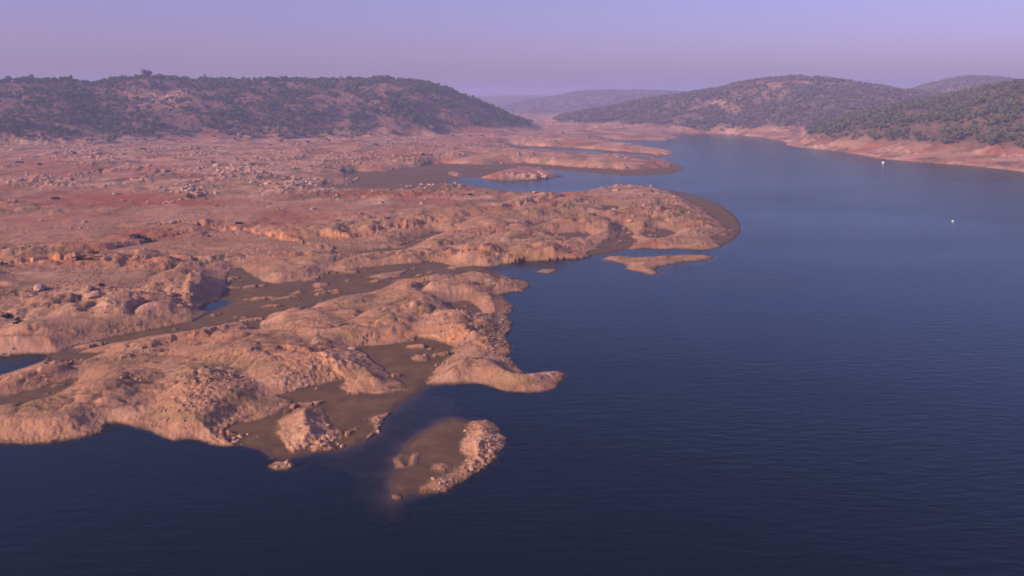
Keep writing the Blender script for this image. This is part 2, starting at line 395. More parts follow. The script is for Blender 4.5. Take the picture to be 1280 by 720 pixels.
bank_c = np.zeros(X.shape, np.float32)
inner = slice(0, NC)
for P, h, l in BANKS:
    Xw = X[:, inner] + 2.6 * fbm(X[:, inner] / 7, Y[:, inner] / 7, 4, 20, 0.6); Yw = Y[:, inner] + 4.5 * fbm(X[:, inner] / 7, Y[:, inner] / 7, 4, 21, 0.6)
    d, s = sd_line(P, Xw, Yw, l * 2.6)
    sd = d * s
    wgt = np.exp(-(np.clip(d, 0, None) / l) ** 2); kb = 1.0 if l >= 20 else 0.55
    hh = h * 0.75 * np.clip(0.7 + 1.0 * fbm(X[:, inner] / 14, Y[:, inner] / 14, 3, 22), 0.05, 1.6) * (1.0 if l >= 20 else 0.6)
    Zland[:, inner] += hh * sstep(-2.0, 0.8, sd) * wgt
    bank_c[:, inner] = np.maximum(bank_c[:, inner], kb * np.exp(-np.clip(np.abs(sd + 0.8) - 0.9, 0, None) / 0.8) * (s != 0))

mud = 0.13 + 0.05 * fbm(X / 9, Y / 9, 3, 30) + 0.010 * np.clip(dM, 0, 12)
hump = sstep(0.34, 0.62, fbm(Xr / 13, Yr / 5.2, 4, 221)) * (dM > 0) * (R < 430) * sstep(2.0, 6, dMain)
mud = mud + 0.75 * hump
mud = mud * sstep(-0.1, 2.2, dL) + 0.03
Zpos = np.where(dR > 0, Zland, mud)
depth_slope = np.clip(-dL, 0, None)
Zw = -0.40 * depth_slope - 0.35 * sstep(0, 3, depth_slope) - 1.2 * sstep(3, 18, depth_slope)
shoal = sstep(-5.5, 3.5, dS + 5.0 * fbm(X / 7, Y / 9, 4, 198, 0.55))
Zw = Zw * (1 - shoal) + np.maximum(Zw * 0.12, -0.05 - 0.15 * (1 - np.exp(-depth_slope / 2.2))) * shoal - shoal * 0.10 * np.clip(0.3 + fbm(X / 4.5, Y / 4.5, 4, 199), 0, 1) * sstep(0, 1, depth_slope)
Zw = np.maximum(Zw, -9)
Z = np.where(dL > 0, Zpos, Zw)
Z = np.where((HILL > 0.5) & (dL > 0), np.maximum(Z, 0) + HILL * sstep(0.0, 30, dL), Z)
hillm = sstep(1.0, 7.0, HILL) * (R > 700)
onh = sstep(2, 14, HILL) * (dL > 0)
crag = (2.6 * np.abs(fbm(X / 34, Y / 34, 4, 97)) + 1.8 * np.clip(fbm(X / 14, Y / 14, 3, 98), 0, 1)) * onh
Z = Z + crag
Z = Z.astype(np.float32)
Uf, Vf = project(X, np.where(np.cos(A) > 0.3, Y, 1e3), Z)
Uf = Uf.astype(np.float32); Vf = Vf.astype(np.float32)

def samp(F, x, y):
    r = np.hypot(x, y); a = np.arctan2(x, y)
    i = np.interp(r, RR, np.arange(NR)); j = np.clip((a + A0) / (2 * A0) * (NC - 1), 0, NC - 1.001)
    i = np.clip(i, 0, NR - 1.001)
    i0 = i.astype(int); j0 = j.astype(int); ti = i - i0; tj = j - j0
    return (F[i0, j0] * (1 - ti) * (1 - tj) + F[i0 + 1, j0] * ti * (1 - tj) + F[i0, j0 + 1] * (1 - ti) * tj + F[i0 + 1, j0 + 1] * ti * tj)

# ------------------------------------------------------------------ what the ground is made of (soil maps, stored on the mesh)
def blob(u, v, su, sv):
    o_ = np.zeros(Uf.shape, np.float32)
    m_ = (np.abs(Vf - v) < 2.6 * sv) & (np.abs(Uf - u) < 2.6 * su)
    o_[m_] = np.exp(-((Uf[m_] - u) / su) ** 2 - ((Vf[m_] - v) / sv) ** 2)
    return o_
m_mud = np.where(dL > 0, sstep(-0.35, 0.25, dM + 0.35 * fbm(X / 2.2, Y / 2.2, 3, 31) + 5.0 * fbm(X / 13, Y / 16, 5, 33, 0.62) * sstep(240, 420, R) * (dMain > 2)), 1.0)
shoreband = (1 - sstep(0.06, 0.42, Z + 0.15 * fbm(X / 3, Y / 3, 2, 32))) * 0.85 * (1 - 0.75 * sstep(500, 1000, R))
m_mud = np.maximum(m_mud, shoreband)
m_mud = m_mud * (1 - 0.95 * sstep(0.25, 0.6, hump))
nA = 0.75 + 0.5 * fbm(X / 20, Y / 20, 3, 121); nB = 0.8 + 0.6 * fbm(X / 8, Y / 8, 3, 132); nC = np.clip(0.9 + 0.9 * fbm(X / 14, Y / 14, 3, 141), 0, 1)
red = sstep(0.05, 0.5, fbm(X / 60, Y / 45, 4, 120) + 0.05)* sstep(260, 420, R) * 0.65
for (u, v, su, sv, k) in [(150,247,110,8,1.3),(200,254,120,5,1.2),(480,242,110,3,1.3),(60,215,80,8,.9),(520,186,60,3,.8),(590,175,50,3,.6),(60,205,70,10,.8),(90,255,90,8,.6),(470,243,90,3.5,1.0),(300,200,60,5,.5),(170,215,60,7,.7),(500,193,60,4,.7),(60,240,50,10,.5),(170,300,170,20,.35),(60,270,100,20,.5),(380,262,130,8,.4)]:
    red = np.maximum(red, k * blob(u, v, su, sv) * nA)
for (u, v, su, sv) in [(300,215,80,22),(400,225,60,14),(700,195,120,12),(700,280,150,22),(120,500,200,40)]:
    red = red * (1 - 0.8 * blob(u, v, su, sv))
red = np.clip(red * 1.15, 0, 1) * (1 - m_mud)
green = sstep(0.15, 0.5, fbm(X / 30, Y / 34, 4, 130)) * (0.4 + 0.35 * sstep(400, 600, R))
cav = sstep(0.05, 0.5, fbm(X / 15, Y / 9, 4, 131)) * 0.5 * near
for (u, v, su, sv, k) in [(510,178,60,5,.5),(270,232,30,3,.8),(200,185,60,5,.5),(250,303,35,4,.7),(160,452,30,5,.8),(150,405,60,5,.4),(470,240,60,3,.5),(620,262,40,4,.6),(630,270,30,5,.5),(45,182,40,3,.5),(120,345,60,6,.5),(150,280,25,3,.6),(500,300,60,6,.4),(600,266,25,3,.7)]:
    green = np.maximum(green, k * blob(u, v, su, sv) * nB)
green = np.clip(np.maximum(green, cav), 0, 1) * (1 - 0.5 * m_mud)
bank_c = np.clip(bank_c * (0.55 + 1.1 * fbm(X / 6, Y / 4, 4, 140)) * (Z > 0.5), 0, 1)
for (u, v, su, sv, k) in [(362,293,18,4,.9),(618,316,14,5,.9),(600,312,14,4,.6),(680,314,30,9,.45),(720,276,14,3,.5),(260,421,45,8,.5),(375,445,35,7,.4),(505,417,12,4,.8),(545,420,25,3,.6),(70,326,70,6,.5),(590,270,60,7,.25)]:
    bank_c = np.maximum(bank_c, k * blob(u, v, su, sv) * (0.6 + 0.8 * fbm(X / 3, Y / 3, 3, 142)))
bank_c = np.clip(bank_c, 0, 1)
dark = sstep(0.0, 0.42, fbm(X / 38, Y / 60, 5, 180, 0.6)) * sstep(330, 560, R) * 0.95
dark = np.maximum(dark, sstep(0.2, 0.6, fbm(Xr / 16, Yr / 9, 5, 182, 0.6)) * near * 0.4)
pale = sstep(0.02, 0.4, fbm(X / 34, Y / 70, 5, 184, 0.6)) * sstep(330, 560, R) * 0.8
pale = np.maximum(pale, np.clip(outc, 0, 1) * 0.85)
dark = np.maximum(dark, np.clip(1.1 * np.clip(outc, 0, 1) * sstep(0.42, 0.62, o1) * 0.9, 0, 1))
dark = np.maximum(dark, sstep(0.3, 1.0, gully / 0.5) * 0.5)
dark = np.maximum(dark, crack * 0.8)
dark = np.maximum(dark, crev * (0.35 + 0.65 * soft))
pale = np.maximum(pale, sstep(0.1, 0.5, fbm(Xr / 22, Yr / 12, 4, 186)) * near * 0.5)
for (u, v, su, sv) in [(250,270,190,13),(80,285,120,18),(700,208,160,9),(740,188,110,5)]:
    q_ = blob(u, v, su, sv); dark = dark * (1 - 0.7 * q_); pale = pale * (1 - 0.6 * q_)
m_hill = onh * (1 - 0.9 * np.clip(bank_c, 0, 1))
for (u, v, su, sv, k) in [(205,122,42,14,1.0),(120,122,14,4,.7),(480,112,30,6,.6),(450,118,60,12,.35),(310,125,14,5,.6),(960,112,30,8,.9),(1010,104,60,4,.8),(900,130,40,8,.7),(560,135,40,12,.4),(1180,112,30,4,.4),(330,142,20,4,.5)]:
    m_hill = m_hill * (1 - k * blob(u, v, su, sv) * nC)

# ------------------------------------------------------------------ helpers for meshes and tags
C = bpy.context.scene.collection
def mesh_from(name, verts, faces_flat, nper, mat, smooth=True, attrs=None):
    me = bpy.data.meshes.new(name)
    nv = len(verts); nf = len(faces_flat) // nper
    me.vertices.add(nv); me.vertices.foreach_set('co', np.asarray(verts, np.float32).ravel())
    me.loops.add(len(faces_flat)); me.loops.foreach_set('vertex_index', np.asarray(faces_flat, np.int32))
    me.polygons.add(nf)
    me.polygons.foreach_set('loop_start', np.arange(0, nf * nper, nper, dtype=np.int32))
    me.polygons.foreach_set('loop_total', np.full(nf, nper, np.int32))
    me.polygons.foreach_set('use_smooth', np.full(nf, smooth))
    if attrs:
        for k, v in attrs.items():
            a = me.attributes.new(k, 'FLOAT', 'POINT'); a.data.foreach_set('value', np.asarray(v, np.float32).ravel())
    me.update(calc_edges=True); me.validate()
    if mat: me.materials.append(mat)
    return me
def link(name, me, parent=None):
    o = bpy.data.objects.new(name, me); C.objects.link(o)
    if parent: o.parent = parent
    return o
def tag(o, label=None, cat=None, group=None, kind=None):
    if label: o['label'] = label
    if cat: o['category'] = cat
    if group: o['group'] = group
    if kind: o['kind'] = kind
    return o
def grid_faces(nr, nc, wrap=True):
    i = np.arange(nr - 1)[:, None] * nc; j = np.arange(nc if wrap else nc - 1)[None, :]
    j1 = (j + 1) % nc
    a = i + j; b = i + j1; c = i + nc + j1; d = i + nc + j
    return np.stack([a, b, c, d], -1).reshape(-1)

# ------------------------------------------------------------------ materials
class NT:
    def __init__(s, name):
        s.m = bpy.data.materials.new(name); s.m.use_nodes = True; s.t = s.m.node_tree; s.t.nodes.clear()
        s.out = s.t.nodes.new('ShaderNodeOutputMaterial')
    def n(s, kind, **kw):
        x = s.t.nodes.new('ShaderNode' + kind)
        for k, v in kw.items():
            if k in x.inputs: x.inputs[k].default_value = v
            else: setattr(x, k, v)
        return x
    def l(s, a, b): s.t.links.new(a, b)
    def attr(s, name):
        return s.n('Attribute', attribute_name=name).outputs['Fac']
    def noise(s, scale, detail=5, rough=0.6, vec=None, dist=0.0):
        x = s.n('TexNoise'); x.inputs['Scale'].default_value = scale; x.inputs['Detail'].default_value = detail
        x.inputs['Roughness'].default_value = rough; x.inputs['Distortion'].default_value = dist
        if vec is not None: s.l(vec, x.inputs['Vector'])
        return x.outputs['Fac']
    def ramp(s, f, a, b, lo=0.0, hi=1.0):
        x = s.n('MapRange'); x.inputs['From Min'].default_value = a; x.inputs['From Max'].default_value = b
        x.inputs['To Min'].default_value = lo; x.inputs['To Max'].default_value = hi
        s.l(f, x.inputs['Value']); return x.outputs['Result']
    def math(s, op, a, b=None):
        x = s.n('Math', operation=op)
        for i, q in enumerate((a, b)):
            if q is None: continue
            if isinstance(q, (int, float)): x.inputs[i].default_value = q
            else: s.l(q, x.inputs[i])
        return x.outputs[0]
    def mix(s, f, a, b, mode='MIX'):
        x = s.n('Mix', data_type='RGBA', blend_type=mode)
        for k, q in (('Factor', f), ('A', a), ('B', b)):
            sock = [i for i in x.inputs if i.name == k and i.enabled][0]
            if isinstance(q, (tuple, list)): sock.default_value = (*q, 1)
            elif isinstance(q, (int, float)): sock.default_value = q
            else: s.l(q, sock)
        return [o for o in x.outputs if o.enabled][0]

def ground_material():
    k = NT('ground_soil_and_granite')
    geo = k.n('NewGeometry').outputs['Position']
    n_big = k.noise(0.03, 5, 0.6, geo); n_mid = k.noise(0.22, 6, 0.65, geo); n_fine = k.noise(1.7, 6, 0.7, geo); n_grit = k.noise(7.0, 4, 0.75, geo)
    col = k.mix(k.ramp(n_mid, 0.35, 0.65), (0.36, 0.20, 0.145), (0.47, 0.275, 0.20))
    col = k.mix(k.ramp(n_big, 0.4, 0.65, 0, 0.6), col, (0.38, 0.20, 0.135))
    col = k.mix(k.ramp(n_fine, 0.5, 0.72, 0, 0.55), col, (0.24, 0.14, 0.11))
    col = k.mix(k.ramp(n_grit, 0.55, 0.75, 0, 0.45), col, (0.56, 0.37, 0.30))
    col = k.mix(k.ramp(n_grit, 0.45, 0.28, 0, 0.5), col, (0.22, 0.15, 0.12))
    col = k.mix(k.attr('pale'), col, (0.56, 0.355, 0.29))
    col = k.mix(k.attr('dark'), col, k.mix(n_fine, (0.12, 0.072, 0.052), (0.20, 0.125, 0.095)))
    col = k.mix(k.attr('red'), col, k.mix(n_mid, (0.27, 0.070, 0.040), (0.34, 0.13, 0.08)))
    col = k.mix(k.attr('green'), col, k.mix(n_mid, (0.13, 0.10, 0.05), (0.22, 0.17, 0.09)))
    hillc = k.mix(k.ramp(n_mid, 0.4, 0.62), (0.10, 0.062, 0.045), (0.23, 0.12, 0.10))
    hillc = k.mix(k.attr('brush'), hillc, k.mix(k.ramp(n_big, 0.4, 0.6), (0.13, 0.10, 0.07), (0.17, 0.12, 0.09)))  # brush-covered ground; its lighter tone stands in for haze on the far hills
    col = k.mix(k.attr('hill'), col, hillc)
    col = k.mix(k.attr('bank'), col, k.mix(k.ramp(n_fine, 0.4, 0.65), (0.72, 0.33, 0.16), (0.46, 0.19, 0.10)))
    mudc = k.mix(k.ramp(n_mid, 0.4, 0.65), (0.125, 0.078, 0.048), (0.17, 0.11, 0.070))
    col = k.mix(k.attr('mud'), col, mudc)
    col = k.mix(1.0, col, (1.00, 0.965, 0.72), 'MULTIPLY')
    col = k.mix(k.math('MULTIPLY', k.attr('wet'), 0.8), col, k.mix(n_mid, (0.062, 0.038, 0.026), (0.085, 0.053, 0.035)))   # damp silt
    b = k.n('BsdfPrincipled'); k.l(col, b.inputs['Base Color'])
    b.inputs['Roughness'].default_value = 0.92; b.inputs['Specular IOR Level'].default_value = 0.2
    k.l(k.math('SUBTRACT', 0.92, k.math('MULTIPLY', k.attr('mud'), k.ramp(n_big, 0.4, 0.6, 0.0, 0.28))), b.inputs['Roughness'])
    h = k.math('ADD', k.math('MULTIPLY', n_fine, 0.17), k.math('MULTIPLY', n_grit, 0.06))
    h = k.math('ADD', h, k.math('MULTIPLY', n_mid, 0.5))
    h = k.math('MULTIPLY', h, k.math('SUBTRACT', 1.0, k.math('MULTIPLY', k.attr('mud'), 0.92)))
    bu = k.n('Bump'); bu.inputs['Strength'].default_value = 0.9; bu.inputs['Distance'].default_value = 1.0
    k.l(h, bu.inputs['Height']); k.l(bu.outputs[0], b.inputs['Normal'])
    k.l(b.outputs[0], k.out.inputs['Surface'])
    return k.m

def water_material():
    k = NT('lake_water')
    geo = k.n('NewGeometry').outputs['Position']
    mp = k.n('Mapping'); k.l(geo, mp.inputs['Vector']); mp.inputs['Rotation'].default_value = (0, 0, math.radians(-16)); mp.inputs['Scale'].default_value = (0.42, 1.0, 1.0)
    mp2 = k.n('Mapping'); k.l(geo, mp2.inputs['Vector']); mp2.inputs['Rotation'].default_value = (0, 0, math.radians(14)); mp2.inputs['Scale'].default_value = (0.6, 1.0, 1.0)
    a = k.noise(0.55, 3, 0.55, mp.outputs[0]); c = k.noise(1.6, 3, 0.6, mp2.outputs[0]); e = k.noise(0.012, 4, 0.55, mp2.outputs[0])
    h = k.math('ADD', k.math('MULTIPLY', a, 0.55), k.math('MULTIPLY', c, 0.16))
    h = k.math('MULTIPLY', h, k.ramp(e, 0.35, 0.65, 0.45, 1.45))
    bu = k.n('Bump'); bu.inputs['Strength'].default_value = 0.24; bu.inputs['Distance'].default_value = 1.0; k.l(h, bu.inputs['Height'])
    gl = k.n('BsdfGlossy'); gl.inputs['Roughness'].default_value = 0.12; gl.inputs['Color'].default_value = (0.56, 0.74, 0.74, 1); k.l(bu.outputs[0], gl.inputs['Normal'])
    df = k.n('BsdfDiffuse'); df.inputs['Color'].default_value = (0.003, 0.007, 0.010, 1)
    tr = k.n('BsdfTransparent')
    trc = k.mix(k.ramp(k.attr('clear'), 0, 1), (0.60, 0.66, 0.75), (0.95, 0.95, 0.95))
    k.l(trc, tr.inputs['Color'])
    m1 = k.n('MixShader'); k.l(k.attr('clear'), m1.inputs[0]); k.l(df.outputs[0], m1.inputs[1]); k.l(tr.outputs[0], m1.inputs[2])
    fr = k.n('Fresnel'); fr.inputs['IOR'].default_value = 1.33; k.l(bu.outputs[0], fr.inputs['Normal'])
    k.l(k.ramp(k.n('NewGeometry').outputs['Backfacing'], 0, 1, 1.28, 1 / 1.28), fr.inputs['IOR'])   # one-sided: light also passes up through the surface
    m2 = k.n('MixShader'); k.l(fr.outputs[0], m2.inputs[0]); k.l(m1.outputs[0], m2.inputs[1]); k.l(gl.outputs[0], m2.inputs[2])
    k.l(m2.outputs[0], k.out.inputs['Surface'])
    return k.m

def leaf_material(name, a, b_, c):
    k = NT(name)
    geo = k.n('NewGeometry').outputs['Position']
    n1 = k.noise(0.06, 3, 0.6, geo); n2 = k.noise(0.9, 2, 0.6, geo)
    col = k.mix(k.ramp(n1, 0.35, 0.65), a, b_)
    col = k.mix(k.ramp(n2, 0.45, 0.7, 0, 0.6), col, c)
    b = k.n('BsdfPrincipled'); k.l(col, b.inputs['Base Color']); b.inputs['Roughness'].default_value = 0.8; b.inputs['Specular IOR Level'].default_value = 0.2
    k.l(b.outputs[0], k.out.inputs['Surface'])
    return k.m

def rock_material(name, a, b_):
    k = NT(name)
    geo = k.n('NewGeometry').outputs['Position']
    n1 = k.noise(0.5, 5, 0.65, geo); n2 = k.noise(3.5, 4, 0.7, geo)
    col = k.mix(k.ramp(n1, 0.35, 0.65), a, b_)
    col = k.mix(k.ramp(n2, 0.52, 0.75, 0, 0.6), col, (0.20, 0.14, 0.115))
    b = k.n('BsdfPrincipled'); k.l(col, b.inputs['Base Color']); b.inputs['Roughness'].default_value = 0.9; b.inputs['Specular IOR Level'].default_value = 0.25
    bu = k.n('Bump'); bu.inputs['Strength'].default_value = 0.7; bu.inputs['Distance'].default_value = 0.3; k.l(n2, bu.inputs['Height']); k.l(bu.outputs[0], b.inputs['Normal'])
    k.l(b.outputs[0], k.out.inputs['Surface'])
    return k.m

def plain_material(name, col, rough=0.5):
    k = NT(name)
    geo = k.n('TexCoord').outputs['Object']
    n1 = k.noise(3.0, 4, 0.6, geo)
    c2 = tuple(q * 0.75 for q in col)
    b = k.n('BsdfPrincipled'); k.l(k.mix(k.ramp(n1, 0.4, 0.7), col, c2), b.inputs['Base Color']); b.inputs['Roughness'].default_value = rough
    k.l(b.outputs[0], k.out.inputs['Surface'])
    return k.m

M_GROUND = ground_material(); M_WATER = water_material()
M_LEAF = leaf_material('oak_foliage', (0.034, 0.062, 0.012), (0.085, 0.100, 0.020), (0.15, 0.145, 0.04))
M_LEAF2 = leaf_material('far_foliage_hazed', (0.10, 0.090, 0.050), (0.14, 0.11, 0.065), (0.17, 0.13, 0.08))  # lightened so the colour carries part of the distance haze
M_OLIVE = leaf_material('olive_foliage', (0.070, 0.080, 0.030), (0.12, 0.12, 0.05), (0.17, 0.155, 0.07))
M_YELLOW = leaf_material('yellowing_foliage', (0.24, 0.22, 0.04), (0.30, 0.27, 0.06), (0.36, 0.32, 0.09))
M_DARK = leaf_material('dark_shrub_foliage', (0.028, 0.032, 0.022), (0.045, 0.045, 0.03), (0.07, 0.065, 0.04))
M_BARK = plain_material('tree_bark', (0.12, 0.085, 0.06), 0.9)
M_ROCK = rock_material('weathered_granite', (0.30, 0.18, 0.12), (0.42, 0.265, 0.17))
M_PALE = rock_material('pale_granite', (0.38, 0.24, 0.165), (0.52, 0.35, 0.25))
M_WHITE = plain_material('white_plastic', (0.85, 0.85, 0.85), 0.4)
M_BAND = plain_material('grey_rubber', (0.3, 0.3, 0.32), 0.6)

# ------------------------------------------------------------------ ground and water
co = np.stack([X, Y, Z], -1).reshape(-1, 3)
ff = grid_faces(NR, len(AZ))
g = link('ground', mesh_from('ground', co, ff, 4, M_GROUND, True, {'mud': m_mud, 'red': red, 'green': green, 'bank': bank_c, 'hill': m_hill, 'wet': (1 - sstep(0.05, 0.24, Z + 0.05 * fbm(X / 2.5, Y / 2.5, 3, 240))) * (1 - sstep(400, 800, R)), 'dark': dark, 'pale': pale, 'brush': np.maximum(sstep(0.5, 3, np.maximum.reduce([HC, HD, HE, HF])), 0.75 * sstep(6, 14, HB)) * (0.92 - 0.5 * np.clip(fbm(X / 50, Y / 50, 4, 211), 0, 1))}))
tag(g, 'dry lake bed of tan granite, mud flats and reddish soil rising to brushy hills', 'ground', kind='structure')

wr = np.unique(np.concatenate([np.arange(0, NR, 3), [NR - 1]])); wc = np.unique(np.concatenate([np.arange(0, NC, 3), [NC - 1], np.arange(NC, len(AZ))]))
Zs = Z[np.ix_(wr, wc)]; Xs = X[np.ix_(wr, wc)]; Ys = Y[np.ix_(wr, wc)]
clear = np.exp(-np.clip(-Zs, 0, None) * 3.2)
clear = np.where(np.hypot(Xs, Ys) > 900, clear ** 2, clear)
wo = np.stack([Xs, Ys, np.zeros_like(Xs)], -1).reshape(-1, 3)
w = link('water', mesh_from('water', wo, grid_faces(len(wr), len(wc)), 4, M_WATER, True, {'clear': clear}))
tag(w, 'dark blue rippled lake water between the bare banks', 'lake', kind='structure')

# ------------------------------------------------------------------ base shapes
def icosphere(sub):
    t = (1 + 5 ** .5) / 2
    v = [(-1,t,0),(1,t,0),(-1,-t,0),(1,-t,0),(0,-1,t),(0,1,t),(0,-1,-t),(0,1,-t),(t,0,-1),(t,0,1),(-t,0,-1),(-t,0,1)]
    f = [(0,11,5),(0,5,1),(0,1,7),(0,7,10),(0,10,11),(1,5,9),(5,11,4),(11,10,2),(10,7,6),(7,1,8),(3,9,4),(3,4,2),(3,2,6),(3,6,8),(3,8,9),(4,9,5),(2,4,11),(6,2,10),(8,6,7),(9,8,1)]
    v = [np.array(p) / np.linalg.norm(p) for p in v]
    for _ in range(sub):
        cache = {}; nf = []
        def mid(a, b):
            k_ = (min(a, b), max(a, b))
            if k_ not in cache:
                p = v[a] + v[b]; v.append(p / np.linalg.norm(p)); cache[k_] = len(v) - 1
            return cache[k_]
        for a, b, c in f:
            ab, bc, ca = mid(a, b), mid(b, c), mid(c, a)
            nf += [(a, ab, ca), (b, bc, ab), (c, ca, bc), (ab, bc, ca)]
        f = nf
    return np.array(v), np.array(f)

def rock_shape(seed, sub=2):
    """unit boulder: sphere cut by random planes, roughened"""
    rs = np.random.RandomState(seed)
    v, f = icosphere(sub); v = v.copy()
    for _ in range(11):
        n = rs.normal(size=3); n /= np.linalg.norm(n); d = 0.62 + 0.25 * rs.rand()
        over = np.clip(v @ n - d, 0, None); v -= over[:, None] * n * 0.9
    v *= (1 + 0.10 * rs.normal(size=(len(v), 1)) * 0.6)
    v *= np.array([1.0, 0.75 + 0.25 * rs.rand(), 0.55 + 0.2 * rs.rand()])
    v[:, 2] += 0.22
    return v, f

def crown_shape(seed, leaves, size, low=0.15):
    """unit crown (radius about 1, centre at 0,0,0) of leaf clumps on several lobes"""
    rs = np.random.RandomState(seed)
    nl = rs.randint(4, 8)
    lob = rs.normal(size=(nl, 3)) * np.array([0.42, 0.42, 0.26]); lr = 0.38 + 0.27 * rs.rand(nl)
    k = rs.randint(0, nl, leaves)
    d = rs.normal(size=(leaves, 3)); d /= np.linalg.norm(d, axis=1)[:, None]
    p = lob[k] + d * (lr[k] * (0.55 + 0.5 * rs.rand(leaves)))[:, None]
    nrm = d + 0.7 * rs.normal(size=d.shape); nrm /= np.linalg.norm(nrm, axis=1)[:, None]
    t1 = np.cross(nrm, rs.normal(size=d.shape)); t1 /= np.linalg.norm(t1, axis=1)[:, None]; t2 = np.cross(nrm, t1)
    s = size * (0.6 + 0.8 * rs.rand(leaves))[:, None]
    bend = 0.35 * s * nrm
    q = np.stack([p + t1 * s, p + t2 * s * 0.8 - bend, p - t1 * s, p - t2 * s * 0.8 - bend], 1).reshape(-1, 3)
    return q, np.arange(len(q))

def trunk_mesh(seed):
    """trunk with two or three limbs, unit height 1"""
    rs = np.random.RandomState(seed); V = []; F = []
    def limb(p0, p1, r0, r1, n=6):
        p0 = np.array(p0); p1 = np.array(p1); d = p1 - p0; d = d / np.linalg.norm(d)
        a = np.cross(d, [0.3, 1, 0.1]); a /= np.linalg.norm(a); b = np.cross(d, a); base = len(V)
        for p, r in ((p0, r0), ((p0 + p1) / 2 + rs.normal(size=3) * 0.02, (r0 + r1) / 2), (p1, r1)):
            for i in range(n):
                t = i * 2 * math.pi / n; V.append(p + r * (math.cos(t) * a + math.sin(t) * b))
        for s in range(2):
            for i in range(n):
                j = (i + 1) % n; F.extend([base + s * n + i, base + s * n + j, base + (s + 1) * n + j, base + (s + 1) * n + i])
    limb((0, 0, -0.1), (0.03, 0.0, 0.42), 0.055, 0.04)
    for i in range(3):
        t = i * 2.1 + rs.rand(); limb((0.03, 0, 0.38), (0.28 * math.cos(t), 0.28 * math.sin(t), 0.72), 0.032, 0.014)
    return np.array(V), np.array(F)

rng = np.random.RandomState(11)
def zat(x, y): return float(samp(Z, np.array([x]), np.array([y]))[0])
def hit(u, v):
    """where the sight line through a photo point meets the ground"""
    dx, dy, dz = ray(u, v); h = math.hypot(dx, dy)
    rr = np.concatenate([np.arange(90, 600, 0.5), np.arange(600, 3500, 3.0)])
    x = rr * dx / h; y = rr * dy / h; zl = CAM_H + rr * dz / h
    g_ = samp(Z, x, y); i = np.argmax(g_ >= zl)
    if not (g_ >= zl).any(): return None
    return x[i], y[i], float(g_[i])

# ------------------------------------------------------------------ trees
def visible_slope(x, y, z):
    """is the ground here turned to the camera or in front of its crest? walk the sight line"""
    ok = np.ones(len(x), bool)
    for t in np.linspace(0.55, 0.985, 26):
        zz = CAM_H + (z + 5.5 - CAM_H) * t
        ok &= samp(Z, x * t, y * t) < zz + 0.0
    return ok

def scatter(n, r0, r1, u0, u1, seed):
    rs = np.random.RandomState(seed)
    a0 = az_of(u0, 140); a1 = az_of(u1, 140)
    a = a0 + (a1 - a0) * rs.rand(n); r = np.sqrt(r0 ** 2 + (r1 ** 2 - r0 ** 2) * rs.rand(n))
    return r * np.sin(a), r * np.cos(a), rs

def forest(n, r0, r1, u0, u1, seed, H_, dens=1.0, low=3.0):
    x, y, rs = scatter(n, r0, r1, u0, u1, seed)
    hz = samp(H_, x, y); z = samp(Z, x, y); m = samp(m_hill, x, y)
    keep = (hz > low) & (rs.rand(n) < dens * np.clip(m * 1.5 - 0.35, 0, 1) * (0.10 + 0.90 * sstep(-0.12, 0.22, fbm(x / 46, y / 60, 4, 160))))
    x, y, z = x[keep], y[keep], z[keep]
    s = 1.8 + 2.0 * rs.rand(len(x)) if H_ is HC or H_ is HD or H_ is HE else 1.2 + 4.2 * rs.rand(len(x)) ** 2.4          # crown radius
    return np.stack([x, y, z, s], 1)

TA = forest(38000, 1180, 1900, -420, 700, 201, HA, 0.95)
TB = forest(22000, 900, 1620, 985, 1420, 202, HB, 0.62)
foot = []                                             # belt of trees and bushes at the hill feet
x, y, rs = scatter(2200, 1120, 1500, -60, 660, 203)
hz = samp(HA, x, y); kk = (hz > 0.8) & (hz < 9) & (rs.rand(len(x)) < 0.5)
foot.append(np.stack([x[kk], y[kk], samp(Z, x[kk], y[kk]), 2.2 + 3.0 * rs.rand(kk.sum()) ** 1.5], 1))
TF = np.vstack(foot)
NEAR = np.vstack([TA, TB, TF])
NEAR = NEAR[np.argsort(NEAR[:, 1])]
vis = visible_slope(NEAR[:, 0], NEAR[:, 1], NEAR[:, 2])
u_, v_ = project(NEAR[:, 0], NEAR[:, 1], NEAR[:, 2])
inframe = (u_ > 4) & (u_ < 1276) & vis
app = NEAR[:, 3] / np.hypot(NEAR[:, 0], NEAR[:, 1])
skyl = np.zeros(len(NEAR), bool)
score = np.where(inframe, app, 0)
order = np.argsort(-score)
pick = order[:270]
rest = np.setdiff1d(np.arange(len(NEAR)), pick)
print('trees', len(TA), len(TB), len(TF), 'visible', vis.sum())

CROWNS = []
for i in range(6):
    q, f = crown_shape(300 + i, 230, 0.20)
    CROWNS.append(mesh_from('oak_crown', q, f, 4, M_LEAF, False))
OCROWNS = []
for i in range(6):
    q, f = crown_shape(300 + i, 230, 0.20)
    OCROWNS.append(mesh_from('olive_oak_crown', q, f, 4, M_OLIVE, False))
TRUNKS = []
for i in range(3):
    q, f = trunk_mesh(330 + i)
    TRUNKS.append(mesh_from('oak_trunk', q, f, 4, M_BARK, True))

def place_tree(x, y, z, s, label, group, k, name='oak_tree', crown=None, cat='tree', tall=1.0):
    e = bpy.data.objects.new(name, None); C.objects.link(e); e.location = (x, y, z)
    e.rotation_euler = (0, 0, rng.rand() * 6.28); e.empty_display_size = 0.5
    tag(e, label, cat, group)
    hh = s * 2.0 * tall
    c = link('crown', crown or (OCROWNS if x > 250 else CROWNS)[k % 6], e); c.location = (0, 0, hh * 0.62); c.scale = (s, s, s * 0.85 * tall)
    t = link('trunk', TRUNKS[k % 3], e); t.scale = (hh * 0.9,) * 3
    return e

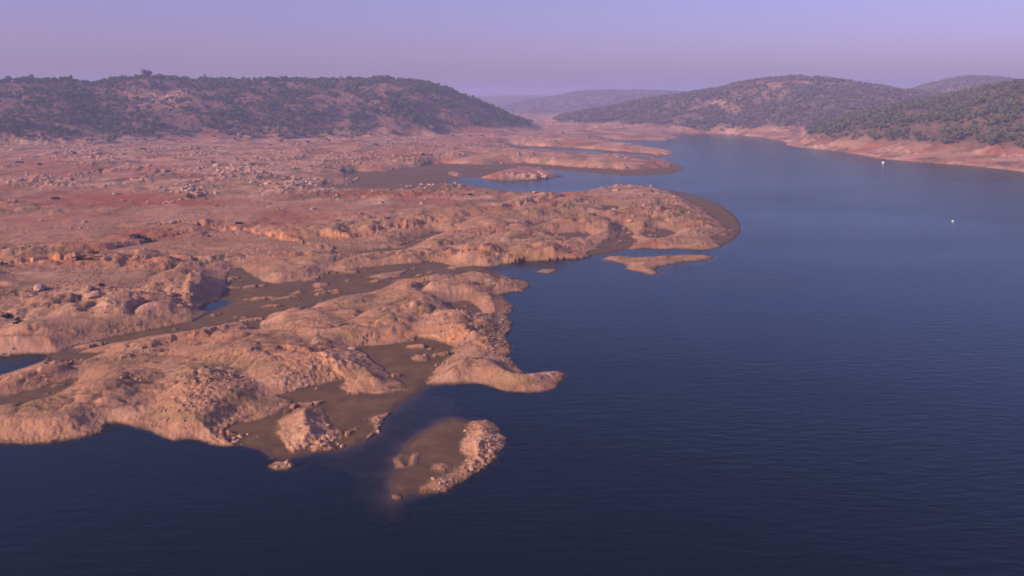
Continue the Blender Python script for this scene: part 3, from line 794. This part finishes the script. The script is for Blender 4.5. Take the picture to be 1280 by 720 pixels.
cu, cv = project(NEAR[pick, 0], NEAR[pick, 1], NEAR[pick, 2])
for n_, i in enumerate(pick):
    x, y, z, s = NEAR[i]; u = cu[n_]
    if u > 940:
        lab, grp = 'olive green tree growing just above the bare orange bank across the lake', 'trees above the bank on the right shore'
    elif samp(HA, np.array([x]), np.array([y]))[0] < 12:
        lab, grp = 'dark green tree at the foot of the wooded hill beyond the plain', 'trees along the foot of the wooded hill'
    else:
        lab, grp = 'dark green tree on the lower slope of the wooded hill beyond the rocky plain', 'trees on the lower slope of the wooded hill'
    place_tree(x, y, z - 0.3, s, lab, grp, n_)

def crest_spot(u, H_, off=0):
    a = az_of(u, 110); rr = np.linspace(1100, 2000, 400)
    x = rr * np.sin(a); y = rr * np.cos(a); z = samp(Z, x, y)
    i = np.argmax((z - CAM_H) / rr); i = max(0, i - off)
    return x[i], y[i], z[i]
SKY = [(12, 5.2, 'bushy tree standing alone against the sky at the far left end of the hill crest', 1.0),
       (186, 7.0, 'tallest broad tree on the skyline above the bare reddish patch of the wooded hill', 1.0),
       (85, 4.5, 'rounded tree on the hill skyline left of the dip in the ridge', 1.0),
       (213, 3.6, 'small tree on the skyline right beside the tallest crest tree', 1.1),
       (258, 3.4, 'thin upright tree poking above the hill skyline', 1.5),
       (373, 4.6, 'round tree on the skyline over the middle of the wooded hill', 1.1),
       (415, 3.4, 'small skyline tree between two rounder ones at mid hill', 1.1),
       (460, 3.8, 'low tree on the flat top of the wooded hill', 1.0),
       (487, 4.0, 'dark tree where the hill top starts to slope down to the water', 1.1),
       (536, 3.6, 'last sizeable skyline tree before the hill drops away', 1.0)]
for n_, (u, s, lab, tl) in enumerate(SKY):
    x, y, z = crest_spot(u, HA, 3)
    place_tree(x, y, z - 0.4, s * 1.15, lab, 'trees on the skyline of the wooded hill', n_, tall=tl)
for n_, (u, s, lab) in enumerate([(1228, 4.0, 'small tree standing out on the skyline of the right hill'), (1250, 3.4, 'slim tree on the right hill skyline beside a slightly larger one')]):
    x, y, z = crest_spot(u, HB, 3)
    place_tree(x, y, z - 0.4, s, lab, 'trees on the skyline of the right hill', n_)
rs_ = np.random.RandomState(91)
for n_ in range(26):
    u = rs_.uniform(2, 600); x, y, z = crest_spot(u, HA, rs_.randint(0, 8))
    place_tree(x, y, z - 0.4, rs_.uniform(2.6, 4.4), 'one of the small scrubby trees breaking the hill crest line between the taller skyline trees', 'small scrubby trees along the wooded crest', n_, tall=rs_.uniform(0.9, 1.5))
# yellowing bushes at the foot of the hill
YC = []
for i in range(2):
    q, f = crown_shape(350 + i, 260, 0.2); YC.append(mesh_from('yellow_crown', q, f, 4, M_YELLOW, False))
for n_, (u, v, s, lab) in enumerate([(334, 161, 5.2, 'yellow green bushy tree at the hill foot, left of a similar one'), (350, 160, 5.0, 'yellow green bushy tree at the hill foot, right of a similar one'),
                                     (538, 157, 4.2, 'olive yellow tree at the hill foot where the slope runs down to the right')]):
    x, y, z = hit(u, v + 6)
    place_tree(x, y, z - 0.3, s, lab, 'yellowing trees at the foot of the wooded hill', n_, name='yellow_tree', crown=YC[n_ % 2])

# the rest of the woods: one mass per hill
LOW = [crown_shape(400 + i, 64, 0.33) for i in range(8)]
LOW2 = [crown_shape(420 + i, 22, 0.55) for i in range(8)]
def merged(name, T, shapes, mat, label, cat, lift=1.15, squash=0.85):
    vs = []; rs = np.random.RandomState(5); ks = rs.randint(0, len(shapes), len(T)); th = rs.rand(len(T)) * 6.28
    for k, (q, f) in enumerate(shapes):
        m = ks == k; n = m.sum()
        if not n: continue
        t = th[m][:, None]; s = T[m, 3][:, None]
        x = (q[None, :, 0] * np.cos(t) - q[None, :, 1] * np.sin(t)) * s + T[m, 0][:, None]
        y = (q[None, :, 0] * np.sin(t) + q[None, :, 1] * np.cos(t)) * s + T[m, 1][:, None]
        z = q[None, :, 2] * s * squash + T[m, 2][:, None] + lift * s
        vs.append(np.stack([x, y, z], -1).reshape(-1, 3))
    V = np.vstack(vs)
    o = link(name, mesh_from(name, V, np.arange(len(V)), 4, mat, False))
    return tag(o, label, cat, kind='stuff')
restT = NEAR[rest]
ru = project(restT[:, 0], restT[:, 1], restT[:, 2])[0]
merged('woodland', restT[ru < 820], LOW, M_LEAF, 'dense dark green oak scrub covering the long hill behind the rocky plain', 'woodland')
merged('woodland', restT[ru >= 820], LOW, M_OLIVE, 'olive green brush covering the nearer hill above the right shore', 'woodland')
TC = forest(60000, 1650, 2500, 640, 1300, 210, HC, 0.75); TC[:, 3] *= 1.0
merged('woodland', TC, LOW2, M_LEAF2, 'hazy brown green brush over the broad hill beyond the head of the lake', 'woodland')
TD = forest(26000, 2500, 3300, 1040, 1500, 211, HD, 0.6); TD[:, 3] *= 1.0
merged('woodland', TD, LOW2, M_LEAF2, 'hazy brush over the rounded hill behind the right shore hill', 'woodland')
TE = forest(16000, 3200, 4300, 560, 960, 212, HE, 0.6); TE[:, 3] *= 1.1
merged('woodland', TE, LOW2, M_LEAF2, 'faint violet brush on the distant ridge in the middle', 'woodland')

# scattered shrubs
SHC = []
for i in range(4):
    q, f = crown_shape(360 + i, 220, 0.18); q[:, 2] = np.maximum(q[:, 2], -0.5); SHC.append(mesh_from('shrub', q, f, 4, M_DARK, False))
def shrub(u, v, s, label, group, z=4.0, k=0):
    x, y = at(u, v, z); zz = float(samp(Z, np.array([x]), np.array([y]))[0])
    x, y = at(u, v, zz); zz = float(samp(Z, np.array([x]), np.array([y]))[0])
    o = link('shrub', SHC[k % 4]); o.location = (x, y, zz + s * 0.35); o.scale = (s * 1.15, s, s * 0.75); o.rotation_euler = (0, 0, k * 1.3)
    tag(o, label, 'shrub', group)
for k, a in enumerate([
 (172,296,2.8,'large dark shrub in the gully at the upper end of the orange bank'), (184,303,2.2,'dark shrub just below the larger one at the end of the orange bank'),
 (99,326,2.0,'dark round shrub at the middle of the left orange bank'), (118,318,1.2,'small dark shrub on the left orange bank beside a bigger one'),
 (10,397,1.9,'dark shrub at the left edge below a rocky rib'), (22,401,1.3,'low dark shrub beside the one at the left edge'),
 (128,358,1.2,'dark shrub behind the pale boulder on the left rib'), (2,334,1.2,'dark shrub at the outer end of the left orange bank'),
 (147,310,1.0,'tiny dark shrub high on the left orange bank'), (90,462,0.8,'tiny dark shrub beside the small brown flat'),
 (262,296,0.9,'small shrub near the green seep below the plateau')]):
    shrub(*a, 'dark shrubs among the rocks', k=k)
OLC = []
for i in range(4):
    q, f = crown_shape(370 + i, 220, 0.18); q[:, 2] = np.maximum(q[:, 2], -0.5); OLC.append(mesh_from('olive_bush', q, f, 4, M_OLIVE, False))
rs = np.random.RandomState(78)
for k in range(46):
    p_ = hit(rs.uniform(215, 455) if k % 3 else rs.uniform(10, 640), rs.uniform(165, 175))
    if p_ is None: continue
    s_ = rs.uniform(2.0, 4.6); o = link('olive_bush', OLC[k % 4]); o.location = (p_[0], p_[1], p_[2] + s_ * 0.3)
    o.scale = (s_ * 1.3, s_, s_ * 0.75); o.rotation_euler = (0, 0, k * 1.7)
    tag(o, 'olive bush in the loose scrub belt just below the foot of the wooded hill', 'bush', 'olive bushes below the wooded hill')
rs = np.random.RandomState(77)
pl = [(60,176),(92,192),(48,205),(22,203),(205,170),(230,172),(255,168),(262,174),(290,170),(300,176),(247,186),(150,168),(335,181),(350,176),(382,178),(315,205),(210,215),(427,214),(536,163),(548,164),(585,164),(587,165),(732,157),(737,158),(765,158),(784,158),(527,200),(466,180),(570,186),(410,176),(440,172),(120,176),(175,186),(700,166)]
for k, (u, v) in enumerate(pl):
    shrub(u + rs.rand() * 4, v + rs.rand() * 2, 1.6 + 1.4 * rs.rand(), 'small dark shrub dotted on the open plain before the wooded hill', 'shrubs dotted over the plain', z=8, k=k)

# ------------------------------------------------------------------ boulders
RV = [rock_shape(500 + i, 2) for i in range(8)]
RM = [mesh_from('granite_boulder', v, f.reshape(-1), 3, M_ROCK, False) for v, f in RV]
RP = [mesh_from('pale_boulder', v, f.reshape(-1), 3, M_PALE, False) for v, f in RV]
clusters = [  # u, v, su, sv, count, size, group, label, pale, z
 (655,219,22,3.2,16,3.0,'boulders on the rocky islet','pale boulder on the small rocky islet in the inlet',1,1.5),
 (300,212,45,7,34,2.6,'boulders of the large outcrop','pale granite boulder in the large outcrop at the middle of the plain',1,6),
 (375,228,45,6,34,2.2,'boulders by the brown basin','pale boulder on the rise just left of the brown mud basin',1,5),
 (235,238,28,6,26,2.2,'boulders behind the plateau','pale boulder in the outcrop behind the smooth orange plateau',1,5),
 (60,225,45,8,26,2.4,'boulders on the left plain','grey boulder scattered over the reddish plain at the left',0,6),
 (110,190,60,10,22,2.8,'boulders below the hill','grey boulder on the reddish plain below the wooded hill',0,8),
 (420,196,60,9,18,2.4,'boulders on the middle plain','boulder lying on the level plain below the end of the wooded hill',0,6),
 (520,233,45,3,16,1.6,'boulders along the basin rim','pale boulder in the row along the near rim of the brown basin',1,2),
 (230,372,24,10,12,1.1,'boulders on the whaleback','broken block on the rocky knob above the blue pool',0,4),
 (122,366,14,6,6,1.4,'boulders on the left rib','block on the rocky rib at the left',0,4),
 (600,570,18,30,22,0.42,'boulders on the near islet','pale boulder on the near rocky islet in the foreground water',1,1.6),
 (555,604,20,8,14,0.38,'boulders at the islet tip','pale boulder at the lower tip of the near rocky islet',1,0.8),
 (473,540,14,26,20,0.42,'boulders in the shallows','boulder in the small pile standing in the muddy shallows',1,0.4),
 (415,548,14,12,12,0.5,'boulders beside the mud','boulder at the foot of the pale mound by the muddy shore',1,0.5),
 (357,580,10,4,6,0.5,'boulders off the shore','boulder in the little group just off the foreground shore',1,0.2),
 (290,550,24,7,12,0.45,'boulders on the near shore','boulder along the foreground shoreline edge',1,0.8),
 (740,157,60,4,12,3.0,'boulders at the lake head','boulder on the low bank near the head of the lake',1,5),
 (200,126,30,9,14,3.4,'boulders on the hillside clearing','pale boulder in the bare clearing on the wooded hill',1,60),
]
total = 0
k = 0
for (u, v, su, sv, n, size, grp, lab, pale, z0) in clusters:
    for j in range(n):
        uu = u + su * np.clip(rs.normal() * 0.6, -1.3, 1.3); vv = v + sv * np.clip(rs.normal() * 0.6, -1.3, 1.3)
        p = hit(uu, vv)
        if p is None or p[2] < 0.0: continue
        s = size * (0.35 + 1.0 * rs.rand() ** 2.0)
        o = link('granite_boulder', (RP if pale else RM)[k % 8]); o.location = (p[0], p[1], p[2] - 0.22 * s)
        o.scale = (s * (0.8 + 0.5 * rs.rand()), s, s * (0.7 + 0.5 * rs.rand())); o.rotation_euler = (rs.rand() * 0.3, rs.rand() * 0.3, rs.rand() * 6.28)
        tag(o, lab, 'boulder', grp); k += 1
# single notable rocks
for (u, v, s, lab) in [(119,371,2.3,'large smooth pale boulder against a dark cleft on the left rib'), (50,362,2.2,'rounded pale boulder at the left end of the rocky rib'),
                       (410,116,4.0,'lone white block high on the wooded hill'), (770,239,2.6,'squarish pale rock on the north edge of the main peninsula'),
                       (668,241,1.6,'low pale rock at the waterline of the inlet'), (440,437,0.9,'block on the shaded ridge above the brown basin'),
                       (133,325,1.3,'pale flat slab just below the left orange bank')]:
    p = hit(u, v)
    if p is None: continue
    o = link('granite_boulder', RP[k % 8]); o.location = (p[0], p[1], p[2]); o.scale = (s * 1.2, s, s * 0.85); o.rotation_euler = (0.1, 0, k * 1.1)
    tag(o, lab, 'boulder'); k += 1
print('boulders', k)
# loose stones no one could count
VL = []; FL = []; off = 0
sv0, sf0 = [], []
small = [rock_shape(540 + i, 1) for i in range(6)]
def stones(n, r0, r1, u0, u1, seed, smin, smax, thr):
    global off
    x, y, rs_ = scatter(n, r0, r1, u0, u1, seed)
    z = samp(Z, x, y); rk = samp(dR, x, y); hm = samp(onh, x, y)
    dn = fbm(x / 20, y / 16, 3, 170) + 0.5 * fbm(x / 90, y / 60, 2, 171)
    dn = dn + 0.9 * samp(outc, x, y) + 0.7 * samp(grav, x, y)
    m = (rk > 0.5) & (dn > thr) & (hm < 0.4) & (z > 0.2)
    x, y, z = x[m], y[m], z[m]; s = smin + (smax - smin) * rs_.rand(len(x)) ** 3
    kk = rs_.randint(0, 6, len(x)); th = rs_.rand(len(x)) * 6.28
    for q in range(6):
        mm = kk == q; nn = mm.sum(); v, f = small[q]
        t = th[mm][:, None]; ss = s[mm][:, None]
        px = (v[None, :, 0] * np.cos(t) - v[None, :, 1] * np.sin(t)) * ss + x[mm][:, None]
        py = (v[None, :, 0] * np.sin(t) + v[None, :, 1] * np.cos(t)) * ss + y[mm][:, None]
        pz = v[None, :, 2] * ss + z[mm][:, None]
        VL.append(np.stack([px, py, pz], -1).reshape(-1, 3))
        FL.append((f.reshape(1, -1) + (np.arange(nn) * len(v))[:, None] + off).reshape(-1)); off += nn * len(v)
stones(26000, 110, 420, -60, 720, 601, 0.10, 0.5, 0.32)
stones(16000, 420, 1350, -60, 900, 602, 0.5, 2.0, 0.5)
o = link('rubble', mesh_from('rubble', np.vstack(VL), np.concatenate(FL), 3, M_ROCK, False)); tag(o, 'loose granite stones strewn over the bare lake bed', 'rubble', kind='stuff')

# ------------------------------------------------------------------ buoys
def lathe(prof, n=20):
    V = []; F = []
    for r, z in prof:
        for i in range(n):
            t = i * 2 * math.pi / n; V.append((r * math.cos(t), r * math.sin(t), z))
    for s in range(len(prof) - 1):
        for i in range(n):
            j = (i + 1) % n; F += [s * n + i, s * n + j, (s + 1) * n + j, (s + 1) * n + i]
    return np.array(V), np.array(F)
fv, fF = lathe([(0.02,-0.55),(0.35,-0.5),(0.75,-0.25),(0.95,0.05),(0.95,0.35),(0.75,0.7),(0.4,0.95),(0.16,1.03),(0.14,1.3),(0.02,1.32)])
FM = mesh_from('float', fv, fF, 4, M_WHITE, True)
bv, bF = lathe([(0.96,0.02),(1.02,0.02),(1.02,0.16),(0.96,0.16)]); BM = mesh_from('band', bv, bF, 4, M_BAND, True)
for (u, v, s, lab) in [(1104, 204, 1.5, 'bright white buoy floating close off the bare right bank'), (1191, 277, 0.62, 'smaller dimmer white buoy floating out in open water')]:
    x, y = at(u, v)
    e = bpy.data.objects.new('mooring_buoy', None); C.objects.link(e); e.location = (x, y, 0); e.scale = (s, s, s)
    tag(e, lab, 'buoy', 'white buoys on the lake'); link('float', FM, e); link('band', BM, e)

# ------------------------------------------------------------------ air
def box(name, x0, x1, y0, y1, z0, z1):
    V = [(x, y, z) for x in (x0, x1) for y in (y0, y1) for z in (z0, z1)]
    F = [0,1,3,2, 4,6,7,5, 0,4,5,1, 2,3,7,6, 0,2,6,4, 1,5,7,3]
    return link(name, mesh_from(name, np.array(V), np.array(F), 4, None, False))
HAZE = 2.1e-4
hz = box('haze', -7600, 7600, -7600, 7600, -12, float(Z.max()) + 25)
hm = bpy.data.materials.new('haze'); hm.use_nodes = True; t = hm.node_tree; t.nodes.clear()
out = t.nodes.new('ShaderNodeOutputMaterial'); pv = t.nodes.new('ShaderNodeVolumePrincipled')
pv.inputs['Color'].default_value = (0.52, 0.62, 1.0, 1); pv.inputs['Density'].default_value = HAZE; pv.inputs['Anisotropy'].default_value = 0.0
t.links.new(pv.outputs[0], out.inputs['Volume']); hz.data.materials.append(hm)
tag(hz, 'violet evening haze over the lake and hills', 'haze', kind='stuff')

# ------------------------------------------------------------------ light
SUN_EL = math.radians(24); SUN_AZ = math.radians(-122)    # azimuth from +Y towards +X: the sun stands behind and left
sd = np.array([math.sin(SUN_AZ) * math.cos(SUN_EL), math.cos(SUN_AZ) * math.cos(SUN_EL), math.sin(SUN_EL)])
L = bpy.data.lights.new('sun', 'SUN'); L.energy = 5.0; L.angle = math.radians(0.5); L.color = (1.0, 0.72, 0.54)
lo = bpy.data.objects.new('sun', L); C.objects.link(lo)
from mathutils import Vector
lo.rotation_euler = Vector(sd).to_track_quat('Z', 'Y').to_euler()
wd = bpy.data.worlds.new('World'); bpy.context.scene.world = wd; wd.use_nodes = True; t = wd.node_tree; t.nodes.clear()
sky = t.nodes.new('ShaderNodeTexSky'); sky.sky_type = 'NISHITA'; sky.sun_disc = False; sky.sun_elevation = SUN_EL; sky.sun_rotation = SUN_AZ
sky.air_density = 1.0; sky.dust_density = 2.0; sky.ozone_density = 2.0
bg = t.nodes.new('ShaderNodeBackground'); bg.inputs['Strength'].default_value = 0.095
tint = t.nodes.new('ShaderNodeMix'); tint.data_type = 'RGBA'; tint.blend_type = 'MULTIPLY'
tint.inputs[0].default_value = 1.0
tint.inputs[7].default_value = (1.22, 0.85, 1.48, 1)
wo_ = t.nodes.new('ShaderNodeOutputWorld')
t.links.new(sky.outputs[0], tint.inputs[6]); t.links.new(tint.outputs[2], bg.inputs[0]); t.links.new(bg.outputs[0], wo_.inputs[0])

# ------------------------------------------------------------------ camera and render settings
cd = bpy.data.cameras.new('camera'); cd.sensor_width = 36; cd.lens = FPX / 1280 * 36; cd.clip_start = 1; cd.clip_end = 40000
cam = bpy.data.objects.new('camera', cd); C.objects.link(cam); cam.location = EYE
cam.rotation_euler = (math.pi / 2 - PITCH, 0, 0)
sc = bpy.context.scene; sc.camera = cam
sc.view_settings.view_transform = 'Standard'; sc.view_settings.look = 'None'; sc.view_settings.exposure = 0.2; sc.view_settings.gamma = 1
sc.cycles.volume_bounces = 1; sc.cycles.max_bounces = 6; sc.cycles.transparent_max_bounces = 6
sc.cycles.filter_width = 1.6
